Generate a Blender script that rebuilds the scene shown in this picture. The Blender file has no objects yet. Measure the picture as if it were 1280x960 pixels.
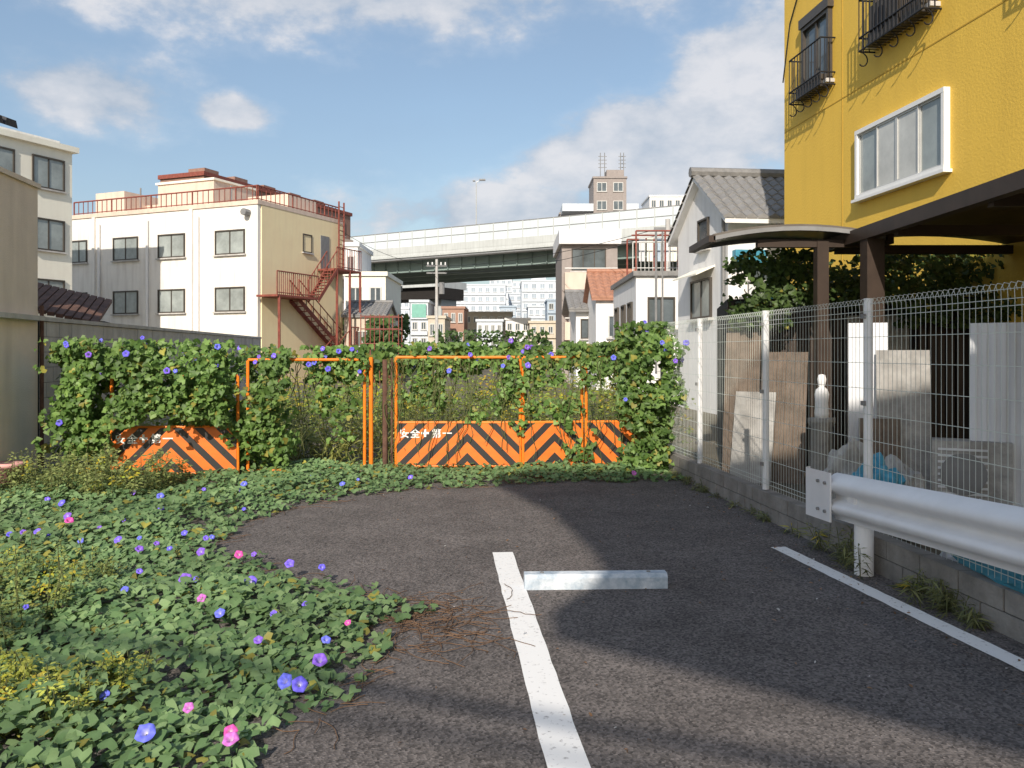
import bpy, bmesh, math, random
import numpy as np
from mathutils import Vector, noise as mnoise
random.seed(7); rng=np.random.default_rng(7)
sc=bpy.context.scene
sc.view_settings.view_transform='Standard'; sc.view_settings.look='None'; sc.view_settings.exposure=0
# ------------------------------------------------------------------ materials
MATS={}
def mat(name,col,rough=0.8,var=0.15,scale=3.0,bump=0.0,bscale=40.0,streak=0.0,metal=0.0,spec=0.3,col2=None,dirt=None):
    if name in MATS: return MATS[name]
    m=bpy.data.materials.new(name); m.use_nodes=True; nt=m.node_tree; n=nt.nodes; l=nt.links
    b=n['Principled BSDF']; b.inputs['Roughness'].default_value=rough; b.inputs['Metallic'].default_value=metal
    b.inputs['Specular IOR Level'].default_value=spec
    tc=n.new('ShaderNodeTexCoord')
    nz=n.new('ShaderNodeTexNoise'); nz.inputs['Scale'].default_value=scale; nz.inputs['Detail'].default_value=6; nz.inputs['Roughness'].default_value=.65
    l.new(tc.outputs['Object'],nz.inputs['Vector'])
    r=n.new('ShaderNodeValToRGB'); r.color_ramp.elements[0].position=.3; r.color_ramp.elements[1].position=.7
    c2=col2 or tuple(min(c*(1+var),.92) for c in col)
    r.color_ramp.elements[0].color=(*[c*(1-var) for c in col],1); r.color_ramp.elements[1].color=(*c2,1)
    l.new(nz.outputs['Fac'],r.inputs['Fac']); out=r.outputs['Color']
    if streak>0:
        mp=n.new('ShaderNodeMapping'); mp.inputs['Scale'].default_value=(2.2,2.2,0.22)
        n2=n.new('ShaderNodeTexNoise'); n2.inputs['Scale'].default_value=1.6; n2.inputs['Detail'].default_value=8
        l.new(tc.outputs['Object'],mp.inputs['Vector']); l.new(mp.outputs[0],n2.inputs['Vector'])
        r2=n.new('ShaderNodeValToRGB'); r2.color_ramp.elements[0].position=.46; r2.color_ramp.elements[1].position=.75
        r2.color_ramp.elements[0].color=(0,0,0,1); r2.color_ramp.elements[1].color=(streak,)*3+(1,)
        l.new(n2.outputs['Fac'],r2.inputs['Fac'])
        mx=n.new('ShaderNodeMix'); mx.data_type='RGBA'
        l.new(r2.outputs['Color'],mx.inputs['Factor']); l.new(out,mx.inputs[6]); mx.inputs[7].default_value=(*(dirt or (.16,.14,.12)),1)
        out=mx.outputs[2]
    l.new(out,b.inputs['Base Color'])
    if bump>0:
        n3=n.new('ShaderNodeTexNoise'); n3.inputs['Scale'].default_value=bscale; n3.inputs['Detail'].default_value=4
        l.new(tc.outputs['Object'],n3.inputs['Vector'])
        bp=n.new('ShaderNodeBump'); bp.inputs['Strength'].default_value=bump; bp.inputs['Distance'].default_value=.02
        l.new(n3.outputs['Fac'],bp.inputs['Height']); l.new(bp.outputs[0],b.inputs['Normal'])
    MATS[name]=m; return m
WHITE=mat('white_render',(.80,.77,.72),.85,.04,1.2,.15,30,.38,dirt=(.42,.37,.33))
WHITE2=mat('white_mortar',(.82,.81,.80),.85,.04,2,.15,30,.26,dirt=(.40,.38,.36))
CREAM=mat('cream_render',(.92,.75,.47),.85,.04,1.2,.15,30,.12,dirt=(.5,.38,.25))
CREAM2=mat('cream_wall',(.91,.86,.74),.85,.04,1.2,.15,30,.12,dirt=(.45,.4,.33))
YEL=mat('yellow_paint',(.82,.53,.085),.7,.04,.6,.25,25,.18,dirt=(.5,.32,.06))
BEIGE=mat('beige_plaster',(.82,.71,.60),.9,.07,2,.3,60,.35,dirt=(.45,.37,.31))
PINKB=mat('pinkish_beige_wall',(.70,.56,.46),.85,.06,1.5,.1,30,.3,dirt=(.35,.28,.24))
CONC=mat('concrete',(.52,.50,.475),.9,.15,3,.4,50,.45,dirt=(.19,.18,.165))
BLOCK=mat('concrete_block',(.27,.255,.235),.95,.25,5,.5,60,.5,dirt=(.08,.07,.06))
MORT=mat('mortar',(.09,.085,.08),.95)
BRICKR=mat('brown_brick',(.30,.18,.14),.85,.15,3,.1,30,.2)
BROWN=mat('brown_steel',(.24,.07,.05),.6,.3,6,.1,60)
DBROWN=mat('dark_brown_aluminium',(.045,.03,.022),.5,.2,5)
BLACK=mat('black_iron',(.015,.015,.018),.5,.2,5)
FRAME=mat('aluminium_frame',(.55,.55,.53),.4,.05,5,metal=.3)
WFRAME=mat('white_window_frame',(.80,.80,.79),.4,.03,5)
DFRAME=mat('dark_window_frame',(.07,.06,.05),.4,.1,5)
GLASS=mat('window_glass',(.10,.12,.13),.08,.5,.7,spec=.8)
GLASSL=mat('frosted_glass',(.30,.33,.32),.2,.35,.8,spec=.7)
CURT=mat('curtain_behind_glass',(.55,.55,.52),.25,.15,2.5,spec=.6)
ORANGE=mat('orange_paint',(.85,.22,.02),.45,.12,8,.05,40)
RAILW=mat('white_galvanised_paint',(.80,.80,.81),.35,.04,6,.03,30,.12,dirt=(.4,.38,.35))
FENCEW=mat('fence_wire_coating',(.58,.63,.59),.45,.05,6)
GROOF=mat('grey_roof_tile',(.22,.215,.21),.6,.2,6,.1,40)
OROOF=mat('orange_roof_tile',(.40,.20,.13),.6,.2,6,.1,40)
DROOF=mat('dark_roof_tile',(.05,.05,.055),.55,.3,8,.1,40)
RUST=mat('rusty_sheet',(.13,.07,.05),.8,.4,6,.2,40)
WOOD=mat('weathered_wood',(.16,.12,.09),.85,.4,5,.3,40,.4)
VWALL=mat('viaduct_noise_wall',(.60,.66,.69),.5,.06,.4,0,30,.2,dirt=(.38,.40,.41))
VCON=mat('viaduct_concrete',(.50,.52,.51),.8,.08,.6,0,30,.35,dirt=(.29,.29,.28))
VGRN=mat('viaduct_girder_paint',(.24,.31,.29),.6,.1,.6)
DARK=mat('dark_interior_shade',(.025,.022,.02),.9,.3,4)  # near-black with shade painted in, for room backs, sheds and viaduct underside
SIDING=mat('white_siding',(.70,.71,.73),.6,.06,3,.05,20,.3)
GREYB=mat('grey_board',(.38,.37,.35),.8,.35,5,.2,30,.5,dirt=(.15,.13,.11))
BLUE=mat('blue_tarp',(.06,.27,.38),.5,.25,8,.2,20)
GREY=mat('grey_metal',(.22,.22,.22),.5,.15,5)
# ------------------------------------------------------------------ group builder
class Grp:
    """object in its own frame: u along the front (left to right seen from outside), d outward, z up"""
    def __init__(s,name,A,B=None,ang=None,D=0):
        s.name=name; s.A=A
        if B is not None:
            s.ang=math.atan2(B[1]-A[1],B[0]-A[0]); s.W=math.hypot(B[0]-A[0],B[1]-A[1])
        else: s.ang=ang or 0; s.W=0
        s.D=D; s.face='F'; s.parts={}
    def m(s,u,d,z):
        if s.face=='F': return (u,-d,z)
        if s.face=='R': return (s.W+d,u,z)
        return (-d,s.D-u,z)
    def raw(s,part,mt,vs,fs,smooth=False):
        p=s.parts.setdefault(part,[[],[],mt,smooth]); o=len(p[0])
        p[0].extend(s.m(*v) for v in vs); p[1].extend(tuple(i+o for i in f) for f in fs)
    def box(s,part,mt,u0,u1,d0,d1,z0,z1):
        vs=[(u0,d0,z0),(u1,d0,z0),(u1,d1,z0),(u0,d1,z0),(u0,d0,z1),(u1,d0,z1),(u1,d1,z1),(u0,d1,z1)]
        s.raw(part,mt,vs,[(0,1,2,3),(4,7,6,5),(0,4,5,1),(1,5,6,2),(2,6,7,3),(3,7,4,0)])
    def tube(s,part,mt,p,q,r,n=6,r2=None):
        p=Vector(p);q=Vector(q);a=(q-p).normalized(); t=a.orthogonal().normalized(); b=a.cross(t); r2=r2 or r
        vs=[];fs=[]
        for i in range(n):
            c=math.cos(2*math.pi*i/n);k=math.sin(2*math.pi*i/n)
            vs.append(tuple(p+(t*c+b*k)*r)); vs.append(tuple(q+(t*c+b*k)*r2))
        for i in range(n):
            j=(i+1)%n; fs.append((2*i,2*j,2*j+1,2*i+1))
        fs.append(tuple(range(0,2*n,2))); fs.append(tuple(range(2*n-1,0,-2)))
        s.raw(part,mt,vs,fs)
    def done(s):
        e=bpy.data.objects.new(s.name,None); sc.collection.objects.link(e)
        e.location=(s.A[0],s.A[1],s.A[2] if len(s.A)>2 else 0); e.rotation_euler=(0,0,s.ang); e.empty_display_size=.3
        for k,(v,f,mt,sm) in s.parts.items():
            me=bpy.data.meshes.new(k); me.from_pydata(v,[],f); me.materials.append(mt)
            bm=bmesh.new(); bm.from_mesh(me); bmesh.ops.recalc_face_normals(bm,faces=bm.faces); bm.to_mesh(me); bm.free()
            if sm:
                for p in me.polygons: p.use_smooth=True
            o=bpy.data.objects.new(k,me); sc.collection.objects.link(o); o.parent=e
        s.e=e; return e
def window(g,u0,u1,z0,z1,panes=2,fr=FRAME,gl=GLASS,w=.05,pr=.07,sill=True,d0=0.0):
    g.box('window_glass' if gl is GLASS else 'window_glass_light',gl,u0+w*.5,u1-w*.5,d0-.02,d0+.018,z0+w*.5,z1-w*.5)
    k='window_frames'
    g.box(k,fr,u0,u1,d0-.02,d0+pr,z1-w,z1); g.box(k,fr,u0,u1,d0-.02,d0+pr,z0,z0+w)
    g.box(k,fr,u0,u0+w,d0-.02,d0+pr-.003,z0+w,z1-w); g.box(k,fr,u1-w,u1,d0-.02,d0+pr-.003,z0+w,z1-w)
    for i in range(1,panes):
        x=u0+(u1-u0)*i/panes; g.box(k,fr,x-w*.45,x+w*.45,d0,d0+pr*.6,z0+w,z1-w)
    if sill: g.box('window_sills',CONC,u0-.08,u1+.08,d0-.02,d0+pr+.07,z0-.07,z0-.002)
def railing(g,part,mt,u0,u1,d,z0,h,step=.15,r=.012):
    g.tube(part,mt,(u0,d,z0+h),(u1,d,z0+h),r*2); g.tube(part,mt,(u0,d,z0+.1),(u1,d,z0+.1),r*1.3)
    n=max(1,int(abs(u1-u0)/step))
    for i in range(n+1):
        u=u0+(u1-u0)*i/n; g.tube(part,mt,(u,d,z0),(u,d,z0+h),r if i%8 else r*1.8,4)
# ------------------------------------------------------------------ world, sun, camera
S=Vector((-.2,-1,0)); EL=30
S.z=math.tan(math.radians(EL))*S.xy.length
w=bpy.data.worlds.new('World'); sc.world=w; w.use_nodes=True; nt=w.node_tree; n=nt.nodes; l=nt.links
for x in list(n): n.remove(x)
out=n.new('ShaderNodeOutputWorld'); sky=n.new('ShaderNodeTexSky'); sky.sky_type='NISHITA'; sky.sun_disc=False
sky.sun_elevation=math.radians(EL); sky.sun_rotation=math.atan2(S.x,S.y)%(2*math.pi); sky.air_density=1.2; sky.dust_density=1.6; sky.ozone_density=1.5
bg=n.new('ShaderNodeBackground'); bg.inputs['Strength'].default_value=.148; l.new(sky.outputs[0],bg.inputs['Color'])
bc=n.new('ShaderNodeBackground'); bc.inputs['Strength'].default_value=1
tc=n.new('ShaderNodeTexCoord')
def math_(op,a,b=None,c=None):
    m=n.new('ShaderNodeMath'); m.operation=op
    for i,x in enumerate((a,b,c)):
        if x is None: continue
        if isinstance(x,(int,float)): m.inputs[i].default_value=x
        else: l.new(x,m.inputs[i])
    return m.outputs[0]
def blob(c,r):
    a=n.new('ShaderNodeVectorMath'); a.operation='SUBTRACT'; l.new(tc.outputs['Generated'],a.inputs[0]); a.inputs[1].default_value=c
    d=n.new('ShaderNodeVectorMath'); d.operation='DIVIDE'; l.new(a.outputs[0],d.inputs[0]); d.inputs[1].default_value=r
    e=n.new('ShaderNodeVectorMath'); e.operation='LENGTH'; l.new(d.outputs[0],e.inputs[0])
    return math_('SUBTRACT',1.0,e.outputs['Value'])
blobs=[((.17,.95,.235),(.16,.5,.07)),((.28,.91,.29),(.13,.5,.10)),((.10,.97,.22),(.11,.5,.05)),((-.22,.88,.415),(.50,.5,.075)),((-.43,.86,.268),(.095,.4,.04)),((0,.9,.42),(.25,.5,.06)),
       ((.02,.98,.16),(.24,.5,.04)),((.7,.65,.28),(.3,.4,.1)),((-.8,.5,.3),(.3,.4,.08)),((-.305,.92,.262),(.045,.4,.02)),((.2,-.9,.4),(.5,.4,.2)),((-.7,-.6,.5),(.4,.4,.15))]
acc=None
for c,r in blobs:
    v=blob(c,r); acc=v if acc is None else math_('MAXIMUM',acc,v)
mp=n.new('ShaderNodeMapping'); mp.inputs['Scale'].default_value=(1,1,1.7); l.new(tc.outputs['Generated'],mp.inputs[0])
nz=n.new('ShaderNodeTexNoise'); nz.inputs['Scale'].default_value=8; nz.inputs['Detail'].default_value=10; nz.inputs['Roughness'].default_value=.58; l.new(mp.outputs[0],nz.inputs['Vector'])
nf=math_('SUBTRACT',nz.outputs['Fac'],.5)
acc=math_('MAXIMUM',acc,-.7)
mm=math_('ADD',acc,math_('MULTIPLY',nf,2.7))
mr=n.new('ShaderNodeMapRange'); mr.interpolation_type='SMOOTHSTEP'; l.new(mm,mr.inputs[0]); mr.inputs[1].default_value=-.3; mr.inputs[2].default_value=.5
mr.inputs[3].default_value=0.0; mr.inputs[4].default_value=.92
n2=n.new('ShaderNodeTexNoise'); n2.inputs['Scale'].default_value=2.5; n2.inputs['Detail'].default_value=7; l.new(mp.outputs[0],n2.inputs['Vector'])
thin=math_('MULTIPLY',n2.outputs['Fac'],.75)
mask=math_('MAXIMUM',mr.outputs[0],thin)
cr=n.new('ShaderNodeValToRGB'); cr.color_ramp.elements[0].position=.36; cr.color_ramp.elements[1].position=.64
cr.color_ramp.elements[0].color=(.42,.50,.61,1); cr.color_ramp.elements[1].color=(.82,.81,.83,1)
l.new(nz.outputs['Fac'],cr.inputs[0])
mc=n.new('ShaderNodeMix'); mc.data_type='RGBA'; l.new(mr.outputs[0],mc.inputs['Factor']); mc.inputs[6].default_value=(.31,.43,.60,1); l.new(cr.outputs[0],mc.inputs[7]); l.new(mc.outputs[2],bc.inputs['Color'])
mix=n.new('ShaderNodeMixShader'); l.new(mask,mix.inputs[0]); l.new(bg.outputs[0],mix.inputs[1]); l.new(bc.outputs[0],mix.inputs[2]); l.new(mix.outputs[0],out.inputs['Surface'])
sd=bpy.data.lights.new('sun','SUN'); sd.energy=5.0; sd.angle=math.radians(.5); sd.color=(1,.91,.79)
so=bpy.data.objects.new('sun',sd); sc.collection.objects.link(so); so.rotation_euler=(-S).to_track_quat('-Z','Y').to_euler(); so.location=(0,-20,30)
cam=bpy.data.cameras.new('camera'); co=bpy.data.objects.new('camera',cam); sc.collection.objects.link(co); sc.camera=co
cam.sensor_width=36; cam.lens=36*1050/1280; cam.shift_y=-40/1280; cam.clip_end=4000; cam.clip_start=.05
co.location=(0,0,1.6); co.rotation_euler=(math.radians(90),0,0)
# ------------------------------------------------------------------ ground sheets
def sheet(name,pts,z,mt,parent=None):
    me=bpy.data.meshes.new(name); me.from_pydata([(x,y,z) for x,y in pts],[],[tuple(range(len(pts)))]); me.materials.append(mt)
    o=bpy.data.objects.new(name,me); sc.collection.objects.link(o); o.parent=parent; return o
DIRT=mat('dirt_ground',(.15,.13,.095),.95,.35,.8,.5,20)
sheet('ground',[(-1500,-1500),(1500,-1500),(1500,1500),(-1500,1500)],0,DIRT)
m=bpy.data.materials.new('asphalt'); m.use_nodes=True; nt2=m.node_tree; N=nt2.nodes; L=nt2.links; b=N['Principled BSDF']; b.inputs['Roughness'].default_value=.9; b.inputs['Specular IOR Level'].default_value=.25
t=N.new('ShaderNodeTexCoord'); v=N.new('ShaderNodeTexVoronoi'); v.inputs['Scale'].default_value=80; L.new(t.outputs['Object'],v.inputs['Vector'])
a1=N.new('ShaderNodeTexNoise'); a1.inputs['Scale'].default_value=1.3; a1.inputs['Detail'].default_value=9; a1.inputs['Roughness'].default_value=.75; L.new(t.outputs['Object'],a1.inputs['Vector'])
r1=N.new('ShaderNodeValToRGB'); r1.color_ramp.elements[0].color=(.098,.089,.086,1); r1.color_ramp.elements[1].color=(.168,.152,.146,1); r1.color_ramp.elements[0].position=.32; r1.color_ramp.elements[1].position=.68; L.new(a1.outputs['Fac'],r1.inputs[0])
r2=N.new('ShaderNodeValToRGB'); r2.color_ramp.elements[0].color=(.30,.30,.30,1); r2.color_ramp.elements[1].color=(1.7,1.65,1.6,1); L.new(v.outputs['Color'],r2.inputs[0])
mx=N.new('ShaderNodeMix'); mx.data_type='RGBA'; mx.blend_type='MULTIPLY'; mx.inputs['Factor'].default_value=1; L.new(r1.outputs[0],mx.inputs[6]); L.new(r2.outputs[0],mx.inputs[7]); L.new(mx.outputs[2],b.inputs['Base Color'])
bp=N.new('ShaderNodeBump'); bp.inputs['Strength'].default_value=.7; bp.inputs['Distance'].default_value=.006; L.new(v.outputs['Distance'],bp.inputs['Height']); L.new(bp.outputs[0],b.inputs['Normal'])
ASPH=m
sheet('parking_lot',[(-7,-25),(6,-25),(3.1,2),(2.15,11),(-6.1,11)],.006,ASPH)
m=bpy.data.materials.new('white_road_paint'); m.use_nodes=True; nt2=m.node_tree; N=nt2.nodes; L=nt2.links; b=N['Principled BSDF']; b.inputs['Roughness'].default_value=.7
t=N.new('ShaderNodeTexCoord'); a1=N.new('ShaderNodeTexNoise'); a1.inputs['Scale'].default_value=45; a1.inputs['Detail'].default_value=6; L.new(t.outputs['Object'],a1.inputs['Vector'])
r1=N.new('ShaderNodeValToRGB'); r1.color_ramp.elements[0].color=(.38,.36,.35,1); r1.color_ramp.elements[1].color=(.84,.83,.81,1); r1.color_ramp.elements[0].position=.25; r1.color_ramp.elements[1].position=.40; L.new(a1.outputs['Fac'],r1.inputs[0]); L.new(r1.outputs[0],b.inputs['Base Color'])
PAINT=m
def strip(name,p,q,w_):
    p=Vector(p);q=Vector(q); d=(q-p).normalized(); k=Vector((-d.y,d.x))*w_/2
    nseg=60; L_=[];R_=[]
    for i in range(nseg+1):
        c=p.lerp(q,i/nseg); L_.append(tuple(c+k*(1+random.uniform(-.05,.05)))); R_.append(tuple(c-k*(1+random.uniform(-.05,.05))))
    vs=[(x,y,.011) for x,y in L_+R_]; fs=[(i,i+1,nseg+2+i,nseg+1+i) for i in range(nseg)]
    me=bpy.data.meshes.new(name); me.from_pydata(vs,[],fs); me.materials.append(PAINT); o=bpy.data.objects.new(name,me); sc.collection.objects.link(o)
strip('parking_line',(-.076,6.67),(.63,-1.7),.165)
strip('parking_line',(2.17,6.85),(3.05,1.5),.13)
# ------------------------------------------------------------------ wheel stop
WST=mat('weathered_blue_white_paint',(.34,.47,.60),.8,.35,7,.3,50,col2=(.74,.77,.80))
g=Grp('wheel_stop',(.085,5.62,.006),(1.05,5.66))
Wd=g.W; pr=[(.0,0),(.0,.075),(-.02,.10),(-.10,.10),(-.12,.075),(-.12,0)]
vs=[(u,d,z) for u in (0,Wd) for d,z in pr]; k=len(pr)
fs=[(i,(i+1)%k,(i+1)%k+k,i+k) for i in range(k)]+[tuple(range(k)),tuple(range(2*k-1,k-1,-1))]
g.raw('concrete_body',WST,vs,fs)
for u in (.12,Wd-.12): g.tube('anchor_bolt',GREY,(u,-.06,.098),(u,-.06,.106),.014,8)
g.done()
# ------------------------------------------------------------------ fence on right
fx=lambda Y:3.355-.11*Y
A=(fx(11.7),11.7); B=(fx(.5),.5)
g=Grp('block_base_wall',A,B); 
g.box('mortar_core',MORT,0,g.W,-.058,.052,0,.262)
for r_ in range(2):
    u=-.2*r_
    while u<g.W:
        u0=max(u,0); z0=.003+r_*.134; g.box('concrete_blocks',BLOCK,u0+.004,min(u+.392,g.W),-.062,.06+random.uniform(-.003,.003),z0,z0+.127); u+=.4
g.done()
g=Grp('wire_mesh_fence',A,B)
uY=lambda Y:(11.7-Y)*g.W/11.2
for Y in (11.6,10.05,8.14,6.28,4.4,2.5,.6):
    u=uY(Y); g.tube('posts',RAILW,(u,0,.27),(u,0,1.99),.032,10); g.tube('posts',RAILW,(u,0,1.99),(u,0,2.0),.034,10)
    for z in (.5,1.2,1.85): g.box('post_clips',GREY,u-.02,u+.02,.03,.052,z,z+.035)
zs=[.34,.38]+[.38+.19*i for i in range(1,8)]+[1.86,1.9]
for z in zs: g.tube('horizontal_wires',FENCEW,(0,.042,z),(g.W,.042,z),.0028,4)
g.tube('horizontal_wires',FENCEW,(0,.0,1.96),(g.W,.0,1.96),.0028,4)
nv=int(g.W/.055)
for i in range(nv+1):
    u=g.W*i/nv; pts=[(u,.047,.3),(u,.047,1.90),(u,.05,1.96),(u,.03,1.995),(u,.0,1.99),(u,-.012,1.95)]
    for p,q in zip(pts[:-1],pts[1:]): g.tube('vertical_wires',FENCEW,p,q,.0020,3)
g.done()
# ------------------------------------------------------------------ guardrail
gx=lambda Y:3.134-.11*Y
g=Grp('guardrail',(gx(6.67),6.67),(gx(.4),.4)); sl=.05
pro=[(0,0),(.005,.03),(.055,.055),(.08,.085),(.08,.11),(.05,.135),(.0,.155),(.0,.185),(.05,.205),(.085,.235),(.085,.275),(.055,.305),(.015,.335),(-.01,.345)]
base=lambda u:.335+sl*u
us=[.40]+[.40+i*.5 for i in range(1,12)]
vs=[];fs=[];k=len(pro)
for off in (.03,.026):
    o2=len(vs)
    for u in us:
        for d,z in pro: vs.append((u,d+off,base(u)+z))
    for i in range(len(us)-1):
        for j in range(k-1): fs.append((o2+i*k+j,o2+(i+1)*k+j,o2+(i+1)*k+j+1,o2+i*k+j+1))
g.raw('beam',RAILW,vs,fs,True)
g.raw('end_plate',RAILW,[(.1,.118,.335),(.50,.125,.35),(.50,.125,.71),(.1,.118,.70),(.1,.105,.335),(.50,.113,.35),(.50,.113,.71),(.1,.105,.70)],[(0,1,2,3),(7,6,5,4),(0,4,5,1),(1,5,6,2),(2,6,7,3),(3,7,4,0)])
# rounded return at the end of the rail
pv=[]; 
for i in range(9):
    a=math.pi/2*i/8; pv.append((.1-.06*math.sin(a),.111-.06*(1-math.cos(a))))
vs=[(u,d,z) for u,d in pv for z in (.338,.70)]; fs=[(2*i,2*i+2,2*i+3,2*i+1) for i in range(8)]
g.raw('curved_end',RAILW,vs,fs,True)
for du,dz in ((.32,.42),(.32,.63),(.43,.42),(.43,.63)): g.tube('bolts',GREY,(du,.118,dz),(du,.14,dz),.012,8)
for u in (.66,2.66,4.66):
    g.tube('posts',RAILW,(u,-.05,0),(u,-.05,base(u)+.22),.066,20); g.box('post_brackets',RAILW,u-.05,u+.05,-.0,.05,base(u)+.12,base(u)+.22)
g.done()
# ------------------------------------------------------------------ safety gates
m=bpy.data.materials.new('chevron_board'); m.use_nodes=True; nt2=m.node_tree; N=nt2.nodes; L=nt2.links; b=N['Principled BSDF']; b.inputs['Roughness'].default_value=.5
at=N.new('ShaderNodeAttribute'); at.attribute_name='chev'
sp=N.new('ShaderNodeSeparateXYZ'); L.new(at.outputs['Vector'],sp.inputs[0])
def mth(op,a,b_=None):
    q=N.new('ShaderNodeMath'); q.operation=op
    for i,x in enumerate((a,b_)):
        if x is None: continue
        if isinstance(x,(int,float)): q.inputs[i].default_value=x
        else: L.new(x,q.inputs[i])
    return q.outputs[0]
fr_=mth('FRACT',mth('DIVIDE',mth('ADD',mth('ABSOLUTE',sp.outputs[0]),mth('MULTIPLY',sp.outputs[1],1.0)),.26))
st=mth('GREATER_THAN',fr_,.56)
nn=N.new('ShaderNodeTexNoise'); nn.inputs['Scale'].default_value=6; nn.inputs['Detail'].default_value=8
c1=N.new('ShaderNodeValToRGB'); c1.color_ramp.elements[0].position=.3; c1.color_ramp.elements[0].color=(.70,.15,.015,1); c1.color_ramp.elements[1].color=(.92,.23,.025,1); L.new(nn.outputs['Fac'],c1.inputs[0])
mx=N.new('ShaderNodeMix'); mx.data_type='RGBA'; L.new(st,mx.inputs['Factor']); L.new(c1.outputs[0],mx.inputs[6]); mx.inputs[7].default_value=(.025,.023,.022,1); L.new(mx.outputs[2],b.inputs['Base Color'])
CHEV=m
TXT=mat('white_lettering',(.85,.85,.82),.6,.05)
def panel(A,B,h=1.52,board=True,cx=None,text=False,name='safety_gate'):
    g=Grp(name,A,B); W=g.W
    for u in (0,W): g.tube('frame_tubes',ORANGE,(u,0,.07),(u,0,h),.021,8)
    for z in ((.08,.66,h) if board else (.08,h)): g.tube('frame_tubes',ORANGE,(0,0,z),(W,0,z),.019,8)
    for u in (.05,W-.05): g.tube('caster_wheels',BLACK,(u,-.02,.045),(u,.02,.045),.042,12); g.box('caster_forks',GREY,u-.015,u+.015,-.025,.025,.045,.09)
    e=g.done()
    if board:
        c=cx if cx is not None else W/2
        xs=[.012,min(max(c,.02),W-.02),W-.012]; vs=[];
        for x in xs: vs+= [(x,-.026,.10),(x,-.026,.65)]
        fs=[(0,2,3,1),(2,4,5,3)]
        o0=len(vs)
        for x in xs: vs+=[(x,-.006,.10),(x,-.006,.65)]
        fs+=[(o0+1,o0+3,o0+2,o0),(o0+3,o0+5,o0+4,o0+2),(1,3,o0+3,o0+1),(3,5,o0+5,o0+3),(0,1,o0+1,o0),(5,4,o0+4,o0+5)]
        me=bpy.data.meshes.new('chevron_board'); me.from_pydata(vs,[],fs); me.materials.append(CHEV)
        a_=me.attributes.new('chev','FLOAT_VECTOR','POINT'); a_.data.foreach_set('vector',[c_ for p in vs for c_ in (p[0]-c,p[2],0)])
        o=bpy.data.objects.new('chevron_board',me); sc.collection.objects.link(o); o.parent=e
    if text:
        for i,ch in enumerate(['安','全','+','第','一']):
            cu=bpy.data.curves.new('lettering','FONT'); cu.body=ch; cu.size=.13; cu.extrude=.001; cu.offset=.0025; cu.materials.append(TXT)
            if ch=='+': cu.size=.19; cu.offset=.006
            o=bpy.data.objects.new('lettering_%d'%(i+1),cu); sc.collection.objects.link(o); o.parent=e; o.location=(.05+i*.142,-.030,.47 if ch!='+' else .455); o.rotation_euler=(math.pi/2,0,0)
    return e
panel((-4.98,10.45),(-3.46,10.6),text=True,cx=.72,h=1.3)
panel((-3.38,10.75),(-1.93,11.0),board=False,h=1.50)
panel((-1.545,11.2),(.11,11.2),text=True,cx=.95,h=1.53)
panel((.15,11.21),(.94,11.3),cx=.42,h=1.53)
panel((1.0,11.32),(1.75,11.38),cx=-.05,h=1.53)
g=Grp('gate_post',(-1.86,11.08)); g.tube('post',ORANGE,(0,0,0),(0,0,1.53),.028,8); g.tube('hinge_post',RUST,(.17,-.1,0),(.17,-.1,1.5),.035,8); g.tube('hinge_post',RUST,(.26,-.1,0),(.26,-.1,1.52),.016,8); g.done()
# ------------------------------------------------------------------ left walls
wx=lambda Y:-4.91-.11*Y
g=Grp('beige_building',(wx(9.1),9.1),(wx(10.8),10.8)); g.box('wall',BEIGE,0,g.W,-5,0,0,3.70); g.box('coping',BEIGE,0,g.W+.03,-5.03,.03,3.702,3.76)
g.box('pipe_bracket',CONC,g.W-1.2,g.W-.02,.0,.10,2.0,2.06)
g.tube('drain_pipe',RUST,(g.W+.05,.03,.1),(g.W+.05,.03,2.2),.025,8); g.done()
g=Grp('block_wall',(wx(10.86),10.86),(wx(26),26)); g.box('mortar_core',MORT,0,g.W,-.14,-.008,0,2.02)
for r_ in range(10):
    u=-.2*(r_%2)
    while u<g.W:
        g.box('concrete_blocks',CONC,max(u,0)+.004,min(u+.394,g.W),-.15,random.uniform(-.002,.002),.003+r_*.2,.197+r_*.2); u+=.4
g.box('coping',CONC,0,g.W,-.17,.02,2.005,2.06); g.done()
g=Grp('old_shed',(-8.5,12.6),(-6.5,13.3),D=4); g.box('wall',DARK,0,g.W,-3,-.4,0,2.1)
for i in range(18):
    u=i*g.W/18; k=.028*i; g.raw('rusty_roof',RUST,[(u,.35,2.55-k),(u+g.W/18-.02,.35,2.54-k),(u+g.W/18-.02,-1.6,3.0-k),(u,-1.6,3.02-k),(u,.35,2.49-k),(u+g.W/18-.02,.35,2.48-k),(u+g.W/18-.02,-1.6,2.94-k),(u,-1.6,2.96-k)],[(0,1,2,3),(4,5,6,7),(0,4,5,1),(1,5,6,2),(3,2,6,7),(0,3,7,4)])
for i in range(6): g.box('rafters',RUST,i*.38+.05,i*.38+.12,-1.5,.3,2.38-.044*(i*2.6),2.46-.044*(i*2.6))
g.done()
g=Grp('tiled_roof_house',(-7.1,9.2),(-6.68,11.2)); g.box('wall',BEIGE,0,g.W-.3,-3,-.9,3.77,4.5)
for i in range(9):
    u=i*.24; 
    g.raw('roof_tiles',DROOF,[(u,.02,4.60),(u+.22,.02,4.60),(u+.22,-2.4,5.5),(u,-2.4,5.5),(u+.03,.02,4.70),(u+.19,.02,4.70),(u+.19,-2.4,5.6),(u+.03,-2.4,5.6)],[(0,1,2,3),(4,5,6,7),(0,1,5,4),(1,2,6,5),(3,0,4,7),(2,3,7,6)])
g.done()
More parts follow.
